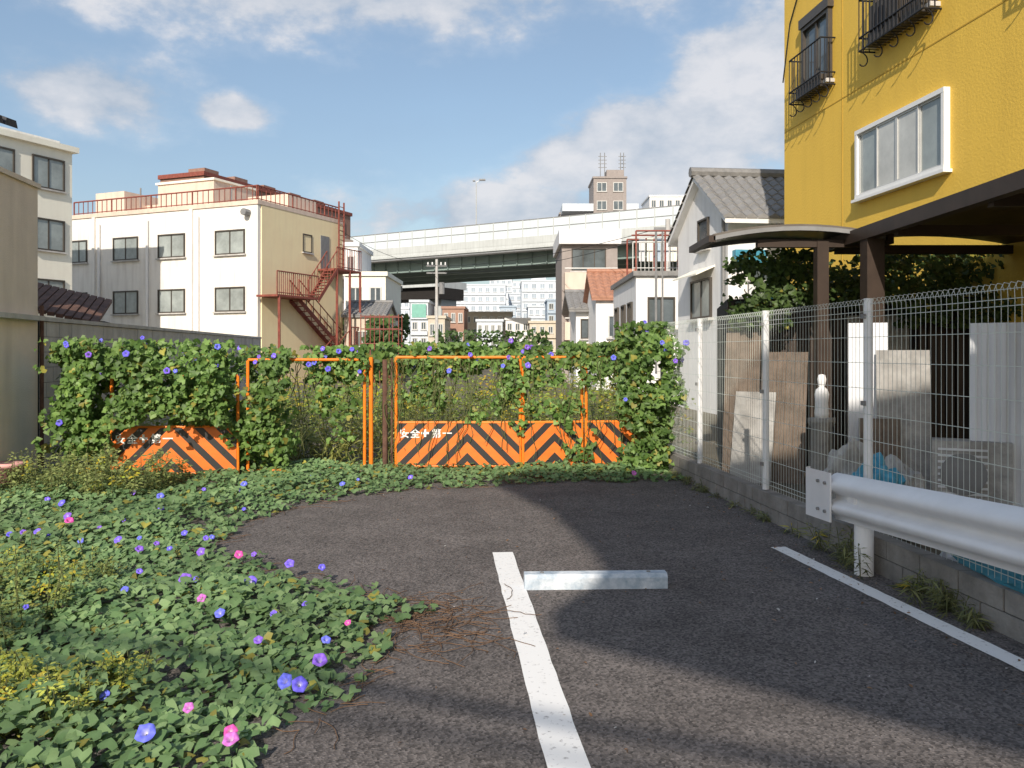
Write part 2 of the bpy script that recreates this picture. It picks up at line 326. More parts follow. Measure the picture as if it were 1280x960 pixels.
# ------------------------------------------------------------------ white office (far left)
g=Grp('white_office_building',(-24.1,28.7),(-19.9,38),D=9)
g.box('walls',CREAM2,0,g.W,-9,0,0,10.6); g.box('cornice',CREAM2,-.2,g.W+.2,-9.2,.22,10.602,10.85)
for z0 in (8.75,6.05,3.4):
    for u0 in (1.2,3.4,5.9,8.25): window(g,u0,u0+1.55,z0,z0+1.4,2,DFRAME,GLASSL,w=.07)
g.box('parapet',WHITE,.3,g.W-.3,-8.5,-.4,10.85,11.1)
g.done()
# ------------------------------------------------------------------ white 3 storey building with cream side
g=Grp('white_apartment_building',(-24.7,47),(-12.7,42),D=7.4); W=g.W
g.box('walls',WHITE,0,W-.02,-7.4,0,0,9.0); g.box('parapet',PINKB,-.08,W+.05,-7.45,.07,9.003,9.22)
g.face='R'; g.box('cream_side_wall',CREAM,.25,7.38,-.02,.03,0,8.998); g.face='F'
for z0 in (6.55,3.65,.9):
    for a_,b_ in ((-.05,1.3),(3.25,5.05),(6.46,8.3),(10.3,12.2)): window(g,max(a_,.05),b_,z0,z0+1.25,2,DFRAME,GLASSL,w=.07)
for u0 in (2.25,5.75,9.2): g.tube('downpipes',WHITE2,(u0,.09,0),(u0,.09,8.6),.07,8)
for u0 in (2.0,8.9): g.box('pilasters',WHITE,u0-.25,u0-.05,0,.12,0,9.0)
g.tube('security_lamp',GREY,(12.4,.0,8.6),(12.4,.4,8.6),.18,8)
railing(g,'roof_railing',BROWN,.1,W-.1,-.15,9.22,.75,.35,.022)
g.box('roof_house',PINKB,4.2,8.2,-5.6,-2.2,9.22,11.0); g.box('roof_house_cap',CREAM2,4.1,8.3,-5.7,-2.1,11.003,11.12)
g.box('roof_house',PINKB,.2,2.4,-5.0,-1.5,9.22,10.7); g.box('roof_house',PINKB,2.4,4.2,-5.0,-3,9.22,10.1)
g.box('roof_house',PINKB,9.0,11.8,-6.5,-4,9.22,10.3)
g.tube('roof_pipes',GREY,(8.7,-3,9.22),(8.7,-3,10.8),.06); g.tube('roof_pipes',GREY,(3.1,-2,9.22),(3.1,-2,10.9),.05)
g.face='R'
railing(g,'roof_railing',BROWN,.1,7.3,-.15,9.22,.75,.35,.022)
FE='fire_escape'
g.box(FE,BROWN,-.2,3.2,.05,1.35,4.35,4.45); railing(g,FE,BROWN,-.2,3.2,1.33,4.45,1.15,.16,.018)
g.box(FE,BROWN,4.9,7.3,.05,1.35,6.1,6.2); railing(g,FE,BROWN,4.9,7.3,1.33,6.2,1.15,.16,.018)
def flight(u0,z0,u1,z1,d0,d1):
    nst=10
    for i in range(nst):
        u=u0+(u1-u0)*(i+.5)/nst; z=z0+(z1-z0)*(i+.5)/nst; g.box(FE,BROWN,u-.14,u+.14,d0,d1,z-.025,z+.015)
    for d in (d0-.02,d1+.02):
        g.raw(FE,BROWN,[(u0,d,z0-.2),(u1,d,z1-.2),(u1,d,z1+.08),(u0,d,z0+.08),(u0,d+.04,z0-.2),(u1,d+.04,z1-.2),(u1,d+.04,z1+.08),(u0,d+.04,z0+.08)],[(0,1,2,3),(7,6,5,4),(0,4,5,1),(3,2,6,7),(0,3,7,4),(1,2,6,5)])
        g.tube(FE,BROWN,(u0,d,z0+1.0),(u1,d,z1+1.0),.03)
        for i in range(7):
            u=u0+(u1-u0)*i/6; z=z0+(z1-z0)*i/6; g.tube(FE,BROWN,(u,d,z),(u,d,z+1),.018,4)
flight(3.2,4.4,4.9,6.15,.7,1.3); flight(2.4,4.4,6.2,1.9,.1,.65); g.box(FE,BROWN,6.2,7.4,.05,1.35,1.8,1.9); railing(g,FE,BROWN,6.2,7.4,1.33,1.9,1.1,.16,.018); flight(6.2,1.85,3.4,0,.7,1.3)
for u,d in ((4.95,1.3),(7.25,1.3),(0,1.3),(6.2,1.3)): g.tube(FE,BROWN,(u,d,0),(u,d,6.2 if u>0 else 4.4),.07,6)
g.tube('roof_ladder',BROWN,(6.6,.3,6.2),(6.6,.3,10.2),.05); g.tube('roof_ladder',BROWN,(7.1,.3,6.2),(7.1,.3,10.2),.05)
for i in range(14): g.tube('roof_ladder',BROWN,(6.6,.3,6.4+i*.27),(7.1,.3,6.4+i*.27),.025,4)
g.box('door',GREY,5.2,6.0,.03,.07,6.2,8.1); window(g,3.6,4.4,7.0,8.0,1,DFRAME,GLASS,w=.06)
g.done()
g=Grp('brown_brick_apartment',(-22.0,60.0),(-15.0,78.0),D=4)
g.box('walls',BRICKR,0,g.W,-4,0,0,14.2); g.box('parapet',BROWN,-.15,g.W+.15,-4.1,.12,14.202,14.5)
for u in (1.2,4.5,8,11.5,15): g.box('roof_plant',BRICKR,u,u+1.5,-2.5,-1.0,14.5,15.1)
for z0 in (12.2,9.4,6.3):
    for i in range(7): window(g,1+i*2.6,2.7+i*2.6,z0,z0+1.3,2,DFRAME,GLASS,w=.09)
    g.box('balcony_bands',PINKB,.3,g.W-.3,.0,.5,z0-1.2,z0-.3)
g.face='L'
window(g,1,2.6,12.2,13.4,2,DFRAME,GLASS,w=.09)
g.face='F'
g.done()
# ------------------------------------------------------------------ viaduct
g=Grp('elevated_expressway',(-60.0,133.6),(60,59.3),D=22); W=g.W
g.box('deck',VCON,0,W,-20,0,13.2,13.9); g.box('parapet',VCON,0,W,-.3,.02,13.9,14.7)
g.box('cornice',VCON,0,W,.02,.18,13.35,13.6)
g.box('girders',VGRN,0,W,-2.6,-2.1,11.7,13.2)
for d in (-7,-12,-17): g.box('girders',VGRN,0,W,d-.5,d,11.7,13.2)
g.box('soffit',DARK,0,W,-19,-2.7,12.3,12.5)  # under-deck shade painted into the soffit colour
g.box('far_parapet',VCON,0,W,-20.3,-20.003,13.2,15.2)
u=0
while u<W:
    g.box('noise_panels',VWALL,u+.04,min(u+1.96,W),-.12,-.05,14.7,16.55); g.box('noise_panel_posts',VCON,u-.06,u+.06,-.2,.0,14.7,16.6); u+=2
    g.box('girder_stiffeners',VGRN,u,u+.08,-2.1,-1.9,11.75,13.2)
g.box('noise_panel_rail',GREY,0,W,-.15,-.03,16.55,16.66); g.box('noise_panel_rail',GREY,0,W,-.045,-.02,15.6,15.68)
g.tube('drain_pipe',GREY,(0,.3,13.1),(W,.3,13.1),.12)
for u in (14,37,92,120):
    g.box('piers',VCON,u,u+2.4,-12,-8,0,10.2); g.raw('pier_caps',VCON,[(u,-18.5,11.68),(u,-1.5,11.68),(u,-1.5,11),(u,-8,9.9),(u,-12,9.9),(u,-18.5,11),(u+2.4,-18.5,11.68),(u+2.4,-1.5,11.68),(u+2.4,-1.5,11),(u+2.4,-8,9.9),(u+2.4,-12,9.9),(u+2.4,-18.5,11)],[(0,1,2,3,4,5),(11,10,9,8,7,6),(0,6,7,1),(1,7,8,2),(2,8,9,3),(3,9,10,4),(4,10,11,5),(5,11,6,0)])
g.done()
g=Grp('elevated_ramp',(-70,182),(-13.5,150)); W=g.W; g.box('deck',VCON,0,W,-10,0,13.3,14.6); g.box('girders',DARK,0,W,-9,-1,11.2,13.3); g.box('pier',VCON,W-3,W-1,-8,-3,0,11.2); g.done()
def pole_lamp(name,x,y,z0,z1,arm=1.2,r=.09):
    g=Grp(name,(x,y)); g.tube('pole',FRAME,(0,0,z0),(0,0,z1),r,8,r*.6); g.tube('arm',FRAME,(0,0,z1),(arm,0,z1+.3),r*.5); g.box('lamp_head',GREY,arm*.6,arm+.5,-.2,.2,z1+.2,z1+.38); g.box('lamp_head',GREY,-arm*.7,-.1,-.15,.15,z1+.1,z1+.22); g.done()
pole_lamp('street_lamp',-4.3,101,14,22,.6)
# ------------------------------------------------------------------ generic blocks
def block(name,px0,px1,pz,Y,D,mt,floors,cols,gl=GLASS,fr=FRAME,cap=True,ww=.6,wh=.5):
    t0=(px0-640)/1050; t1=(px1-640)/1050
    A=(t0*Y,Y); B=(t1*Y,Y); H=1.6+(440-pz)*Y/1050
    g=Grp(name,A,B,D=D); W=g.W
    g.box('walls',mt,0,W,-D,0,0,H)
    if cap: g.box('parapet',mt,-.15,W+.15,-D-.15,.15,H+.003,H+.3)
    fh=H/floors; cw=W/max(cols,1)
    for f in range(floors):
        if name.startswith('distant') and f>0: g.box('floor_bands',mt,.05,W-.05,0,.25,fh*f-.1,fh*f+.35)
        for c in range(cols):
            u0=cw*(c+.5-ww/2); z0=fh*f+fh*.28; window(g,u0,u0+cw*ww,z0,z0+fh*wh,2,fr,gl,w=.09)
    return g
B_=mat('blue_grey_wall',(.42,.50,.58),.8,.1); T_=mat('tan_wall',(.58,.51,.41),.8,.1,streak=.2,dirt=(.38,.33,.28)); R_=mat('red_brown_wall',(.38,.23,.17),.8,.1,streak=.2,dirt=(.25,.2,.18)); G_=mat('light_grey_wall',(.62,.66,.70),.8,.06,streak=.2,dirt=(.45,.47,.50)); TEAL=mat('green_sign',(.20,.44,.36),.5,.1)
HZ=mat('hazy_white_wall',(.66,.70,.74),.85,.04,1,0,30,.15,dirt=(.5,.53,.57)); HGL=mat('hazy_window_glass',(.36,.42,.48),.4,.2,.3)  # distance haze mixed into the wall and glass colours
BG=mat('brown_grey_wall',(.32,.28,.26),.85,.1,streak=.2)
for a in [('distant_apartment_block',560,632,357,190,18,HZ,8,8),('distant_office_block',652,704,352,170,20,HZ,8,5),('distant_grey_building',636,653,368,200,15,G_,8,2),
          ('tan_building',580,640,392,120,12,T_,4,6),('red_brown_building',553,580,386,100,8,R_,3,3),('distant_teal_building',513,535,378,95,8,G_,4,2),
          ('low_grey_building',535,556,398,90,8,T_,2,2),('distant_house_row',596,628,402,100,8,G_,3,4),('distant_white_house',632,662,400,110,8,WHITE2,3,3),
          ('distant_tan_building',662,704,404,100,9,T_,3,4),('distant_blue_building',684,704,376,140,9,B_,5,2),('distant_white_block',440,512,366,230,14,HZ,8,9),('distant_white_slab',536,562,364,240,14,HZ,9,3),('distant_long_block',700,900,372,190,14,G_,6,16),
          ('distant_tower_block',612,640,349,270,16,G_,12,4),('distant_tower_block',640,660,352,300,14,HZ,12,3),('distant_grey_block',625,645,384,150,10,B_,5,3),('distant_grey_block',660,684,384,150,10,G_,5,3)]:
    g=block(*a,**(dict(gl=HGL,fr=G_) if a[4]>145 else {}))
    if 'teal' in a[0]: g.box('sign',TEAL,.2,g.W-.2,.15,.3,5.5,7)
    if 'office' in a[0]: g.box('roof_plant',G_,2,5,-6,-2,16.3,18)
    g.done()
g=block('rooftop_tower_building',742,783,223,135,8,BG,10,2); 
H=1.6+217*135/1050
g.box('roof_house',BG,2.2,5,-4,-1,H+.3,H+1.6)
for u in (1.3,2.0,4.6,5.1):
    g.tube('antennas',GREY,(u,-2,H),(u,-2,H+4.6),.07,5)
    for k in range(4): g.tube('antennas',GREY,(u-.35,-2,H+2.2+k*.6),(u+.35,-2,H+2.2+k*.6),.06,4)
g.box('rooftop_sign_band',G_,-5,g.W+2,-7,-.2,H-5.2,H-4.0)
g.done()
block('distant_white_tower',812,862,246,150,9,WHITE2,11,5).done()
block('distant_grey_roof_block',700,742,268,140,9,BG,9,3).done()
block('small_white_building',430,447,308,62,6,WHITE2,3,1).done()
block('white_annex_building',432,482,345,58,8,CREAM2,2,2).done()
def gable(name,A,B,D,zeave,zridge,wallm,roofm,over=.35):
    g=Grp(name,A,B,D=D); W=g.W
    g.box('walls',wallm,0,W,-D,0,0,zeave)
    g.raw('gable_walls',wallm,[(0,0,zeave),(0,-D,zeave),(0,-D/2,zridge),(W,0,zeave),(W,-D,zeave),(W,-D/2,zridge)],[(0,1,2),(3,5,4),(0,2,5,3),(1,4,5,2)])
    s_=(zridge-zeave)/(D/2); L_=W+over*2; nt_=max(4,int(L_/.27))
    for side in (1,-1):
        for i in range(nt_):
            u0=-over+L_*i/nt_; u1=u0+L_/nt_*.96
            P=lambda u,e,z:(u,-D/2+side*e,zridge-s_*e+z)
            e1=D/2+over; h=.05
            rows=max(2,int(e1/.3))
            for r_ in range(rows):
                ea=e1*r_/rows; eb=e1*(r_+1)/rows+.02; k=.03
                g.raw('roof_tiles',roofm,[P(u0,ea,h),P(u1,ea,h),P(u1,eb,h+k),P(u0,eb,h+k),P((u0+u1)/2,ea,h+.07),P((u0+u1)/2,eb,h+.07+k),P(u0,eb,h-.02),P(u1,eb,h-.02)],[(0,4,5,3),(4,1,2,5),(3,5,2,7,6)])
        g.raw('roof_deck',roofm,[(-over,-D/2,zridge+.02),(W+over,-D/2,zridge+.02),(W+over,-D/2+side*(D/2+over),zeave-s_*over+.02),(-over,-D/2+side*(D/2+over),zeave-s_*over+.02),(-over,-D/2,zridge-.08),(W+over,-D/2,zridge-.08),(W+over,-D/2+side*(D/2+over),zeave-s_*over-.08),(-over,-D/2+side*(D/2+over),zeave-s_*over-.08)],[(0,1,2,3),(7,6,5,4),(2,6,7,3),(0,3,7,4),(1,5,6,2)])
    g.tube('ridge_cap',roofm,(-over,-D/2,zridge+.1),(W+over,-D/2,zridge+.1),.12,8)
    return g
g=gable('grey_roof_house',(-9.6,48),(-7.3,48),5,3.7,4.5,T_,GROOF,.15); window(g,.6,1.5,1.9,2.8); g.done()
g=Grp('steel_scaffold',(-7.2,40),(-5.4,40),D=2)
for u in np.linspace(0,1.8,5):
    for d in (0,-1.2): g.tube('tubes',BROWN,(u,d,0),(u,d,3.4),.025,5)
for z in (1,2,2.7,3.3):
    for d in (0,-1.2): g.tube('tubes',GREY,(0,d,z),(1.8,d,z),.025,5)
g.done()
g=Grp('utility_pole',(-5.2,58)); g.tube('pole',CONC,(0,0,0),(0,0,8.0),.13,10,.09)
for z in (7.5,7.0): g.box('crossarms',GREY,-.7,.7,-.05,.05,z,z+.1)
g.tube('transformer',GREY,(.35,0,5.6),(.35,0,6.4),.2,10)
for u in (-.6,-.3,.3,.6): g.tube('insulators',WHITE2,(u,0,7.6),(u,0,7.8),.05,6)
g.done()
g=Grp('utility_pole',(5.75,31)); g.tube('pole',CONC,(0,0,0),(0,0,6.5),.12,10,.09); g.box('crossarms',GREY,-.5,.5,-.05,.05,6.1,6.2); g.done()
cu=bpy.data.curves.new('power_lines','CURVE'); cu.dimensions='3D'; cu.bevel_depth=.012
for a_,b_ in (((-6,58,7.6),(5.6,31,6.2)),((-4.6,58,7.1),(6.0,31,6.1)),((-5.2,58,7.6),(-9.9,48,8.6))):
    s_=cu.splines.new('POLY'); s_.points.add(12)
    for i in range(13):
        t=i/12; p=Vector(a_).lerp(Vector(b_),t); p.z-=.8*4*t*(1-t)*.6; s_.points[i].co=(*p,1)
cu.materials.append(BLACK); sc.collection.objects.link(bpy.data.objects.new('power_lines',cu))
# ------------------------------------------------------------------ right row of houses
hx=lambda Y:7.6-.11*Y
def hA(c,Y): return (c-.11*Y,Y)
g=Grp('white_gable_house',hA(7.6,24.7),hA(7.6,20.7),D=7); W=g.W
g.box('walls',WHITE2,0,W,-7,0,0,5.05)
g.raw('gable_walls',WHITE2,[(0,0,5.05),(W,0,5.05),(W/2,0,6.3),(0,-7,5.05),(W,-7,5.05),(W/2,-7,6.3)],[(0,1,2),(3,5,4),(0,2,5,3),(1,4,5,2)])
sl_=(6.3-5.05)/(W/2)
for side in (1,-1):
    for i in range(26):
        d0=.25-7.5*i/26; d1=d0-7.5/26*.97
        for r_ in range(8):
            e0=(W/2+.35)*r_/8; e1=(W/2+.35)*(r_+1)/8+.02
            P=lambda d,e,z:(W/2+side*e,d,6.3-sl_*e+z)
            g.raw('roof_tiles',GROOF,[P(d0,e0,.05),P(d1,e0,.05),P(d1,e1,.08),P(d0,e1,.08),P((d0+d1)/2,e0,.13),P((d0+d1)/2,e1,.16),P(d0,e1,.03),P(d1,e1,.03)],[(0,4,5,3),(4,1,2,5),(3,5,2,7,6)])
    e1=W/2+.35; g.raw('roof_deck',WHITE2,[(W/2,.2,6.33),(W/2,-7.2,6.33),(W/2+side*e1,-7.2,6.33-sl_*e1),(W/2+side*e1,.2,6.33-sl_*e1),(W/2,.2,6.2),(W/2,-7.2,6.2),(W/2+side*e1,-7.2,6.2-sl_*e1),(W/2+side*e1,.2,6.2-sl_*e1)],[(0,1,2,3),(7,6,5,4),(0,3,7,4),(2,6,7,3),(1,5,6,2)])
g.tube('ridge_cap',GROOF,(W/2,.3,6.45),(W/2,-7.3,6.45),.14,8)
window(g,1.9,2.7,4.35,5.15,1,DFRAME,GLASS)
window(g,1.3,2.9,2.5,3.55,2,FRAME,GLASSL); g.raw('window_awning',CREAM2,[(1.1,.0,3.85),(3.1,.0,3.85),(3.1,.5,3.62),(1.1,.5,3.62),(1.1,.0,3.8),(3.1,.0,3.8),(3.1,.5,3.58),(1.1,.5,3.58)],[(0,1,2,3),(4,5,6,7),(3,2,6,7),(0,3,7,4),(1,2,6,5)])
g.tube('downpipe',GREY,(W-.1,.08,0),(W-.1,.08,5),.05)
g.face='R'
window(g,1.3,2.1,4.4,4.9,2,DFRAME,GLASS); window(g,.5,1.7,2.9,3.9,2,FRAME,GLASS); g.box('blue_cover',BLUE,.1,.9,.02,.25,3.75,4.1); g.box('ac_unit',SIDING,.4,1.1,.05,.35,2.2,2.75); g.tube('laundry_pole',FRAME,(.1,.6,3.3),(2.8,.6,3.3),.03)
for i in range(4): g.box('laundry_'+str(i%2),(SIDING,BLUE)[i%2],.3+i*.5,.65+i*.5,.57,.6,2.5,3.28)
g.box('trellis_panels',WOOD,.0,2.4,.8,.85,1.6,2.7)
g.done()
g=Grp('balcony_house',(3.84,26),(5.6,26),D=5.8); W=g.W
g.box('walls',WHITE2,0,W,-5.8,0,0,3.95); g.box('eave',GROOF,-.1,W+.1,-5.9,.12,3.952,4.1)
window(g,.35,1.2,2.3,3.3,2,DFRAME,GLASS); 
railing(g,'balcony_rail',FRAME,-.1,W,.0,4.1,.9,.12,.012)
for u in (0,.9,W-.05):
    for d in (0,-2): g.tube('balcony_frame',BROWN,(u,d,4.1),(u,d,5.35),.03)
for d in (0,-1,-2): g.tube('balcony_frame',BROWN,(0,d,5.35),(W,d,5.35),.03)
for i in range(6):
    g.box('laundry_'+str(i%3),(SIDING,CREAM2,B_)[i%3],.15+i*.25,.35+i*.25,-.42,-.4,4.45,5.2)
g.tube('laundry_pole',FRAME,(0,-.4,5.2),(W,-.4,5.2),.02)
g.tube('conduit',GREY,(.6,.1,1),(.6,.1,5.3),.04); g.tube('conduit',GREY,(.8,.1,1),(.8,.1,5.3),.03)
g.face='L'
for u in (.8,2.6,4.2): window(g,u,u+.9,2.2,3.2,2,DFRAME,GLASS)
g.done()
g=gable('orange_roof_house',(3.45,34.5),(5.2,34.5),4,3.9,5.0,WHITE2,OROOF,.2); window(g,.5,1.2,2.2,3.1); g.done()
g=gable('narrow_white_house',(2.9,38),(4.0,38),5,3.6,4.4,WHITE2,GROOF); window(g,.2,.9,2.2,3.1,2,DFRAME,GLASS); g.done()
g=Grp('three_storey_house',(2.55,43),(5.4,43),D=6); W=g.W
g.box('walls',BG,0,W,-6,0,0,7.1); g.box('roof_box',WHITE2,-.15,W+.15,-6,.35,7.103,7.85)
for z in (2.2,4.7):
    g.box('balcony',PINKB,.1,W-.1,.003,.9,z,z+.9); window(g,.5,W-.6,z+1.05,z+2.2,3,DFRAME,GLASS)
    g.tube('balcony_rail',FRAME,(.1,.88,z+1.1),(W-.1,.88,z+1.1),.03)
g.done()
# ------------------------------------------------------------------ yellow building
g=Grp('yellow_building',(hx(17.5),17.5),(hx(3),3),D=9); W=g.W
YJ=mat('yellow_joint',(.55,.34,.05),.8)
g.box('walls',YEL,0,W,-9,0,0,11); g.box('cornice',YEL,-.1,W+.1,-9,.15,11.002,11.3)
g.box('floor_groove',YJ,.02,W,0,.006,6.15,6.17)
for u in (2.4,7.6): g.box('floor_groove',YJ,u,u+.02,0,.005,0,11)
def bigwin(u0,u1,z0,z1):
    f=.07
    g.box('white_window_surround',WFRAME,u0,u1,-.02,.10,z1-f,z1); g.box('white_window_surround',WFRAME,u0,u1,-.02,.10,z0,z0+f)
    g.box('white_window_surround',WFRAME,u0,u0+f,-.02,.097,z0+f,z1-f); g.box('white_window_surround',WFRAME,u1-f,u1,-.02,.097,z0+f,z1-f)
    g.box('window_back',DARK,u0+f,u1-f,-.02,.01,z0+f,z1-f)
    n_=4; w_=(u1-u0-2*f)/n_
    for i in range(n_):
        a=u0+f+i*w_; dd=.05 if i in(1,2) else .03
        g.box('window_panes_'+('light' if i in (1,2) else 'mid'),CURT if i in(1,2) else GLASSL,a+.03,a+w_-.03,dd,dd+.012,z0+f+.03,z1-f-.03)
        for x in (a,a+w_-.03): g.box('sash_frames',FRAME,x,x+.03,dd-.01,dd+.03,z0+f,z1-f)
        g.box('sash_frames',FRAME,a+.03,a+w_-.03,dd-.008,dd+.028,z0+f,z0+f+.03); g.box('sash_frames',FRAME,a+.03,a+w_-.03,dd-.008,dd+.028,z1-f-.03,z1-f)
    g.box('window_sill',WFRAME,u0-.05,u1+.05,0,.14,z0-.05,z0-.002)
bigwin(3.02,5.5,4.22,5.4); bigwin(9,11.4,4.22,5.4)
def barred(u0,u1,z0,z1,zc,ac=False):
    window(g,u0+.1,u1-.1,z0,z1,2,DFRAME,GLASS,w=.07,pr=.09)
    g.box('shutter_box',DFRAME,u0+.05,u1-.05,.0,.12,z1,z1+.18)
    K='iron_window_cage'; d=.28
    for z in (z0-.12,z0+.1,zc): 
        g.tube(K,BLACK,(u0,d,z),(u1,d,z),.016); g.tube(K,BLACK,(u0,0,z),(u0,d,z),.016); g.tube(K,BLACK,(u1,0,z),(u1,d,z),.016)
    n_=int((u1-u0)/.11)
    for i in range(n_+1):
        u=u0+(u1-u0)*i/n_; g.tube(K,BLACK,(u,d,z0-.12),(u,d,zc),.010,5); g.tube(K,BLACK,(u,0,z0-.12),(u,d,z0-.12),.008,4)
    for dd in (.1,.2):
        for u in (u0,u1): g.tube(K,BLACK,(u,dd,z0-.12),(u,dd,zc),.010,5)
    g.box('window_planter',DFRAME,u0+.15,u1-.15,.06,.22,z0-.1,z0+.12)
    if ac: g.box('air_conditioner',DFRAME,u0+.3,u0+1.1,.04,.26,z0-.08,z0+.5); g.tube('air_conditioner_fan',BLACK,(u0+.6,.26,z0+.2),(u0+.6,.27,z0+.2),.2,16)
    for i in range(5):
        u=u0+(u1-u0)*i/4; prev=(u,d,z0-.12)
        for k in range(1,9):
            a=k/8*math.pi*1.3; c=(u,d-.02-.10*math.sin(a)-.07*k/8,z0-.12-.2*(1-math.cos(a))/2-.05*k/8); g.tube(K,BLACK,prev,c,.011,5); prev=c
barred(.85,2.15,6.62,7.95,7.35); barred(3.5,5.3,6.72,7.95,7.45,True); barred(7.5,9.5,6.62,7.95,7.35)
g.tube('cable',BLACK,(.02,.04,7.2),(.35,.04,8.3),.014); g.tube('cable',BLACK,(.35,.04,8.3),(1.2,.04,9.3),.014)
g.done()
# ------------------------------------------------------------------ carports
def arcroof(g,part,mt,x0,x1,y0,y1,z,rise,th=.04,n_=10):
    vs=[];fs=[]
    for i in range(n_+1):
        t=i/n_; x=x0+(x1-x0)*t; zz=z+rise*(1-(2*t-1)**2)
        vs+=[(x,-y0,zz),(x,-y1,zz),(x,-y0,zz+th),(x,-y1,zz+th)]
    for i in range(n_):
        a=4*i;b_=a+4; fs+=[(a,b_,b_+1,a+1),(a+2,a+3,b_+3,b_+2),(a,a+2,b_+2,b_),(a+1,b_+1,b_+3,a+3)]
    fs+=[(0,1,3,2),(4*n_,4*n_+2,4*n_+3,4*n_+1)]
    g.raw(part,mt,vs,fs)
SMOKE=mat('smoked_polycarbonate',(.13,.115,.10),.3,.2,3)
g=Grp('carport',(0,0),ang=0)
arcroof(g,'curved_roof',SMOKE,2.42,4.5,10.1,11.2,2.98,.12)
for y in (10.1,11.17): arcroof(g,'roof_ribs',GREY,2.42,4.5,y-.03,y+.03,2.94,.12,.05)
g.box('front_beam',DBROWN,2.36,2.44,-11.2,-10.07,2.92,3.0); g.box('front_beam',DBROWN,4.48,4.58,-11.2,-10.07,2.9,3.02)
g.box('posts',DBROWN,3.72,3.86,-10.37,-10.23,0,2.95); g.box('cross_beams',DBROWN,3.0,4.48,-10.35,-10.25,2.88,2.97)
g.done()
g=Grp('carport',(0,0),ang=0)
arcroof(g,'curved_roof',DBROWN,4.12,6.5,3.6,10.9,2.98,.12)
g.box('gutter_beam',DBROWN,4.05,4.16,-10.95,-3.55,2.9,3.05)
for y in (9.7,5.0): g.box('posts',DBROWN,4.06,4.26,-y-.1,-y+.1,0,2.9)
for y in (3.7,5.5,7.3,9.1,10.8): g.box('cross_beams',DBROWN,4.16,6.5,-y-.05,-y+.05,2.86,2.97)
g.done()
g=Grp('garden_shed',(3.05,11.9),(6.2,11.3),D=3); W=g.W
g.box('walls',DARK,0,W,-2.8,-.03,0,2.35)
u=0
while u<W-.1:
    if not(1.5<u<2.5): g.box('vertical_slats',DBROWN,u,u+.09,-.03,.02,.05,2.3)
    u+=.12
g.box('door',GREYB,1.6,2.4,-.03,.03,.05,2.1); g.box('door_handle',FRAME,1.66,1.69,.03,.06,1.0,1.15)
g.done()
def lean(name,A,B,items):
    g=Grp(name,A,B)
    for i,(u0,u1,z1,k,tilt,mt_,ribs) in enumerate(items):
        th=.025
        g.raw('board_%d'%i,mt_,[(u0,k,0),(u1,k,0),(u1,k-tilt,z1),(u0,k-tilt,z1),(u0,k-th,0),(u1,k-th,0),(u1,k-tilt-th,z1),(u0,k-tilt-th,z1)],[(0,1,2,3),(7,6,5,4),(0,4,5,1),(1,5,6,2),(2,6,7,3),(3,7,4,0)])
        for j in range(ribs):
            x=u0+(u1-u0)*(j+.5)/ribs; e=.02
            g.raw('battens_%d'%i,mt_,[(x-e,k+.02,0),(x+e,k+.02,0),(x+e,k-tilt+.02,z1),(x-e,k-tilt+.02,z1),(x-e,k,0),(x+e,k,0),(x+e,k-tilt,z1),(x-e,k-tilt,z1)],[(0,1,2,3),(0,4,5,1),(1,5,6,2),(2,6,7,3),(3,7,4,0)])
    return g.done()
lean('leaning_wooden_panels',(2.75,10.9),(3.75,10.3),[(0,.45,1.85,.1,.2,WOOD,4),(.5,1.05,1.6,.25,.25,WOOD,5),(.2,.7,1.1,.45,.3,GREYB,0)])
lean('leaning_boards',(3.72,9.3),(4.5,9.0),[(0,.40,1.92,.25,.25,SIDING,0),(.28,.8,1.62,.45,.3,GREYB,0),(.1,.5,.9,.6,.2,WOOD,3)])
lean('corrugated_white_sheets',(4.3,8.2),(5.6,7.4),[(.15,.95,1.88,.1,.15,SIDING,10),(.8,1.5,1.75,.3,.2,SIDING,9)])
g=Grp('air_conditioner_unit',(4.05,8.1),(4.65,7.8)); W=g.W
g.box('case',GREYB,0,W,-.3,0,.12,.75)
for i in range(9): g.box('grille_bars',SIDING,.05,W-.2,.0,.012,.18+i*.06,.2+i*.06)
g.tube('fan_ring',GREY,(W*.4,.013,.44),(W*.4,.02,.44),.2,20); g.box('feet',BLACK,.05,.12,-.3,0,0,.12); g.box('feet',BLACK,W-.12,W-.05,-.3,0,0,.12)
g.done()
def lathe(name,loc,prof,mt,seg=16):
    vs=[];fs=[]
    for r,z in prof:
        for i in range(seg): vs.append((loc[0]+r*math.cos(2*math.pi*i/seg),loc[1]+r*math.sin(2*math.pi*i/seg),loc[2]+z))
    for j in range(len(prof)-1):
        for i in range(seg): k=(i+1)%seg; fs.append((j*seg+i,j*seg+k,(j+1)*seg+k,(j+1)*seg+i))
    me=bpy.data.meshes.new(name); me.from_pydata(vs,[],fs); me.materials.append(mt)
    for p in me.polygons: p.use_smooth=True
    o=bpy.data.objects.new(name,me); sc.collection.objects.link(o); return o
lathe('stone_plinth',(3.3,8.95,0),[(0,0),(.15,0),(.14,.04),(.12,.8),(.15,.85),(.15,.9),(0,.9)],BLOCK,4)
lathe('garden_statue',(3.3,8.95,.90),[(0,0),(.07,0),(.075,.05),(.065,.16),(.075,.25),(.06,.30),(.028,.33),(.04,.36),(.047,.41),(.035,.455),(0,.465)],WHITE2)
POT=mat('terracotta_pot',(.45,.20,.13),.8,.2,6)
lathe('plant_pot',(-5.75,9.6,0),[(0,.3),(.1,.3),(.13,.32),(.17,.34),(.17,.29),(.155,.29),(.12,0),(0,0)],mat('pink_plastic',(.65,.35,.32),.6,.1))
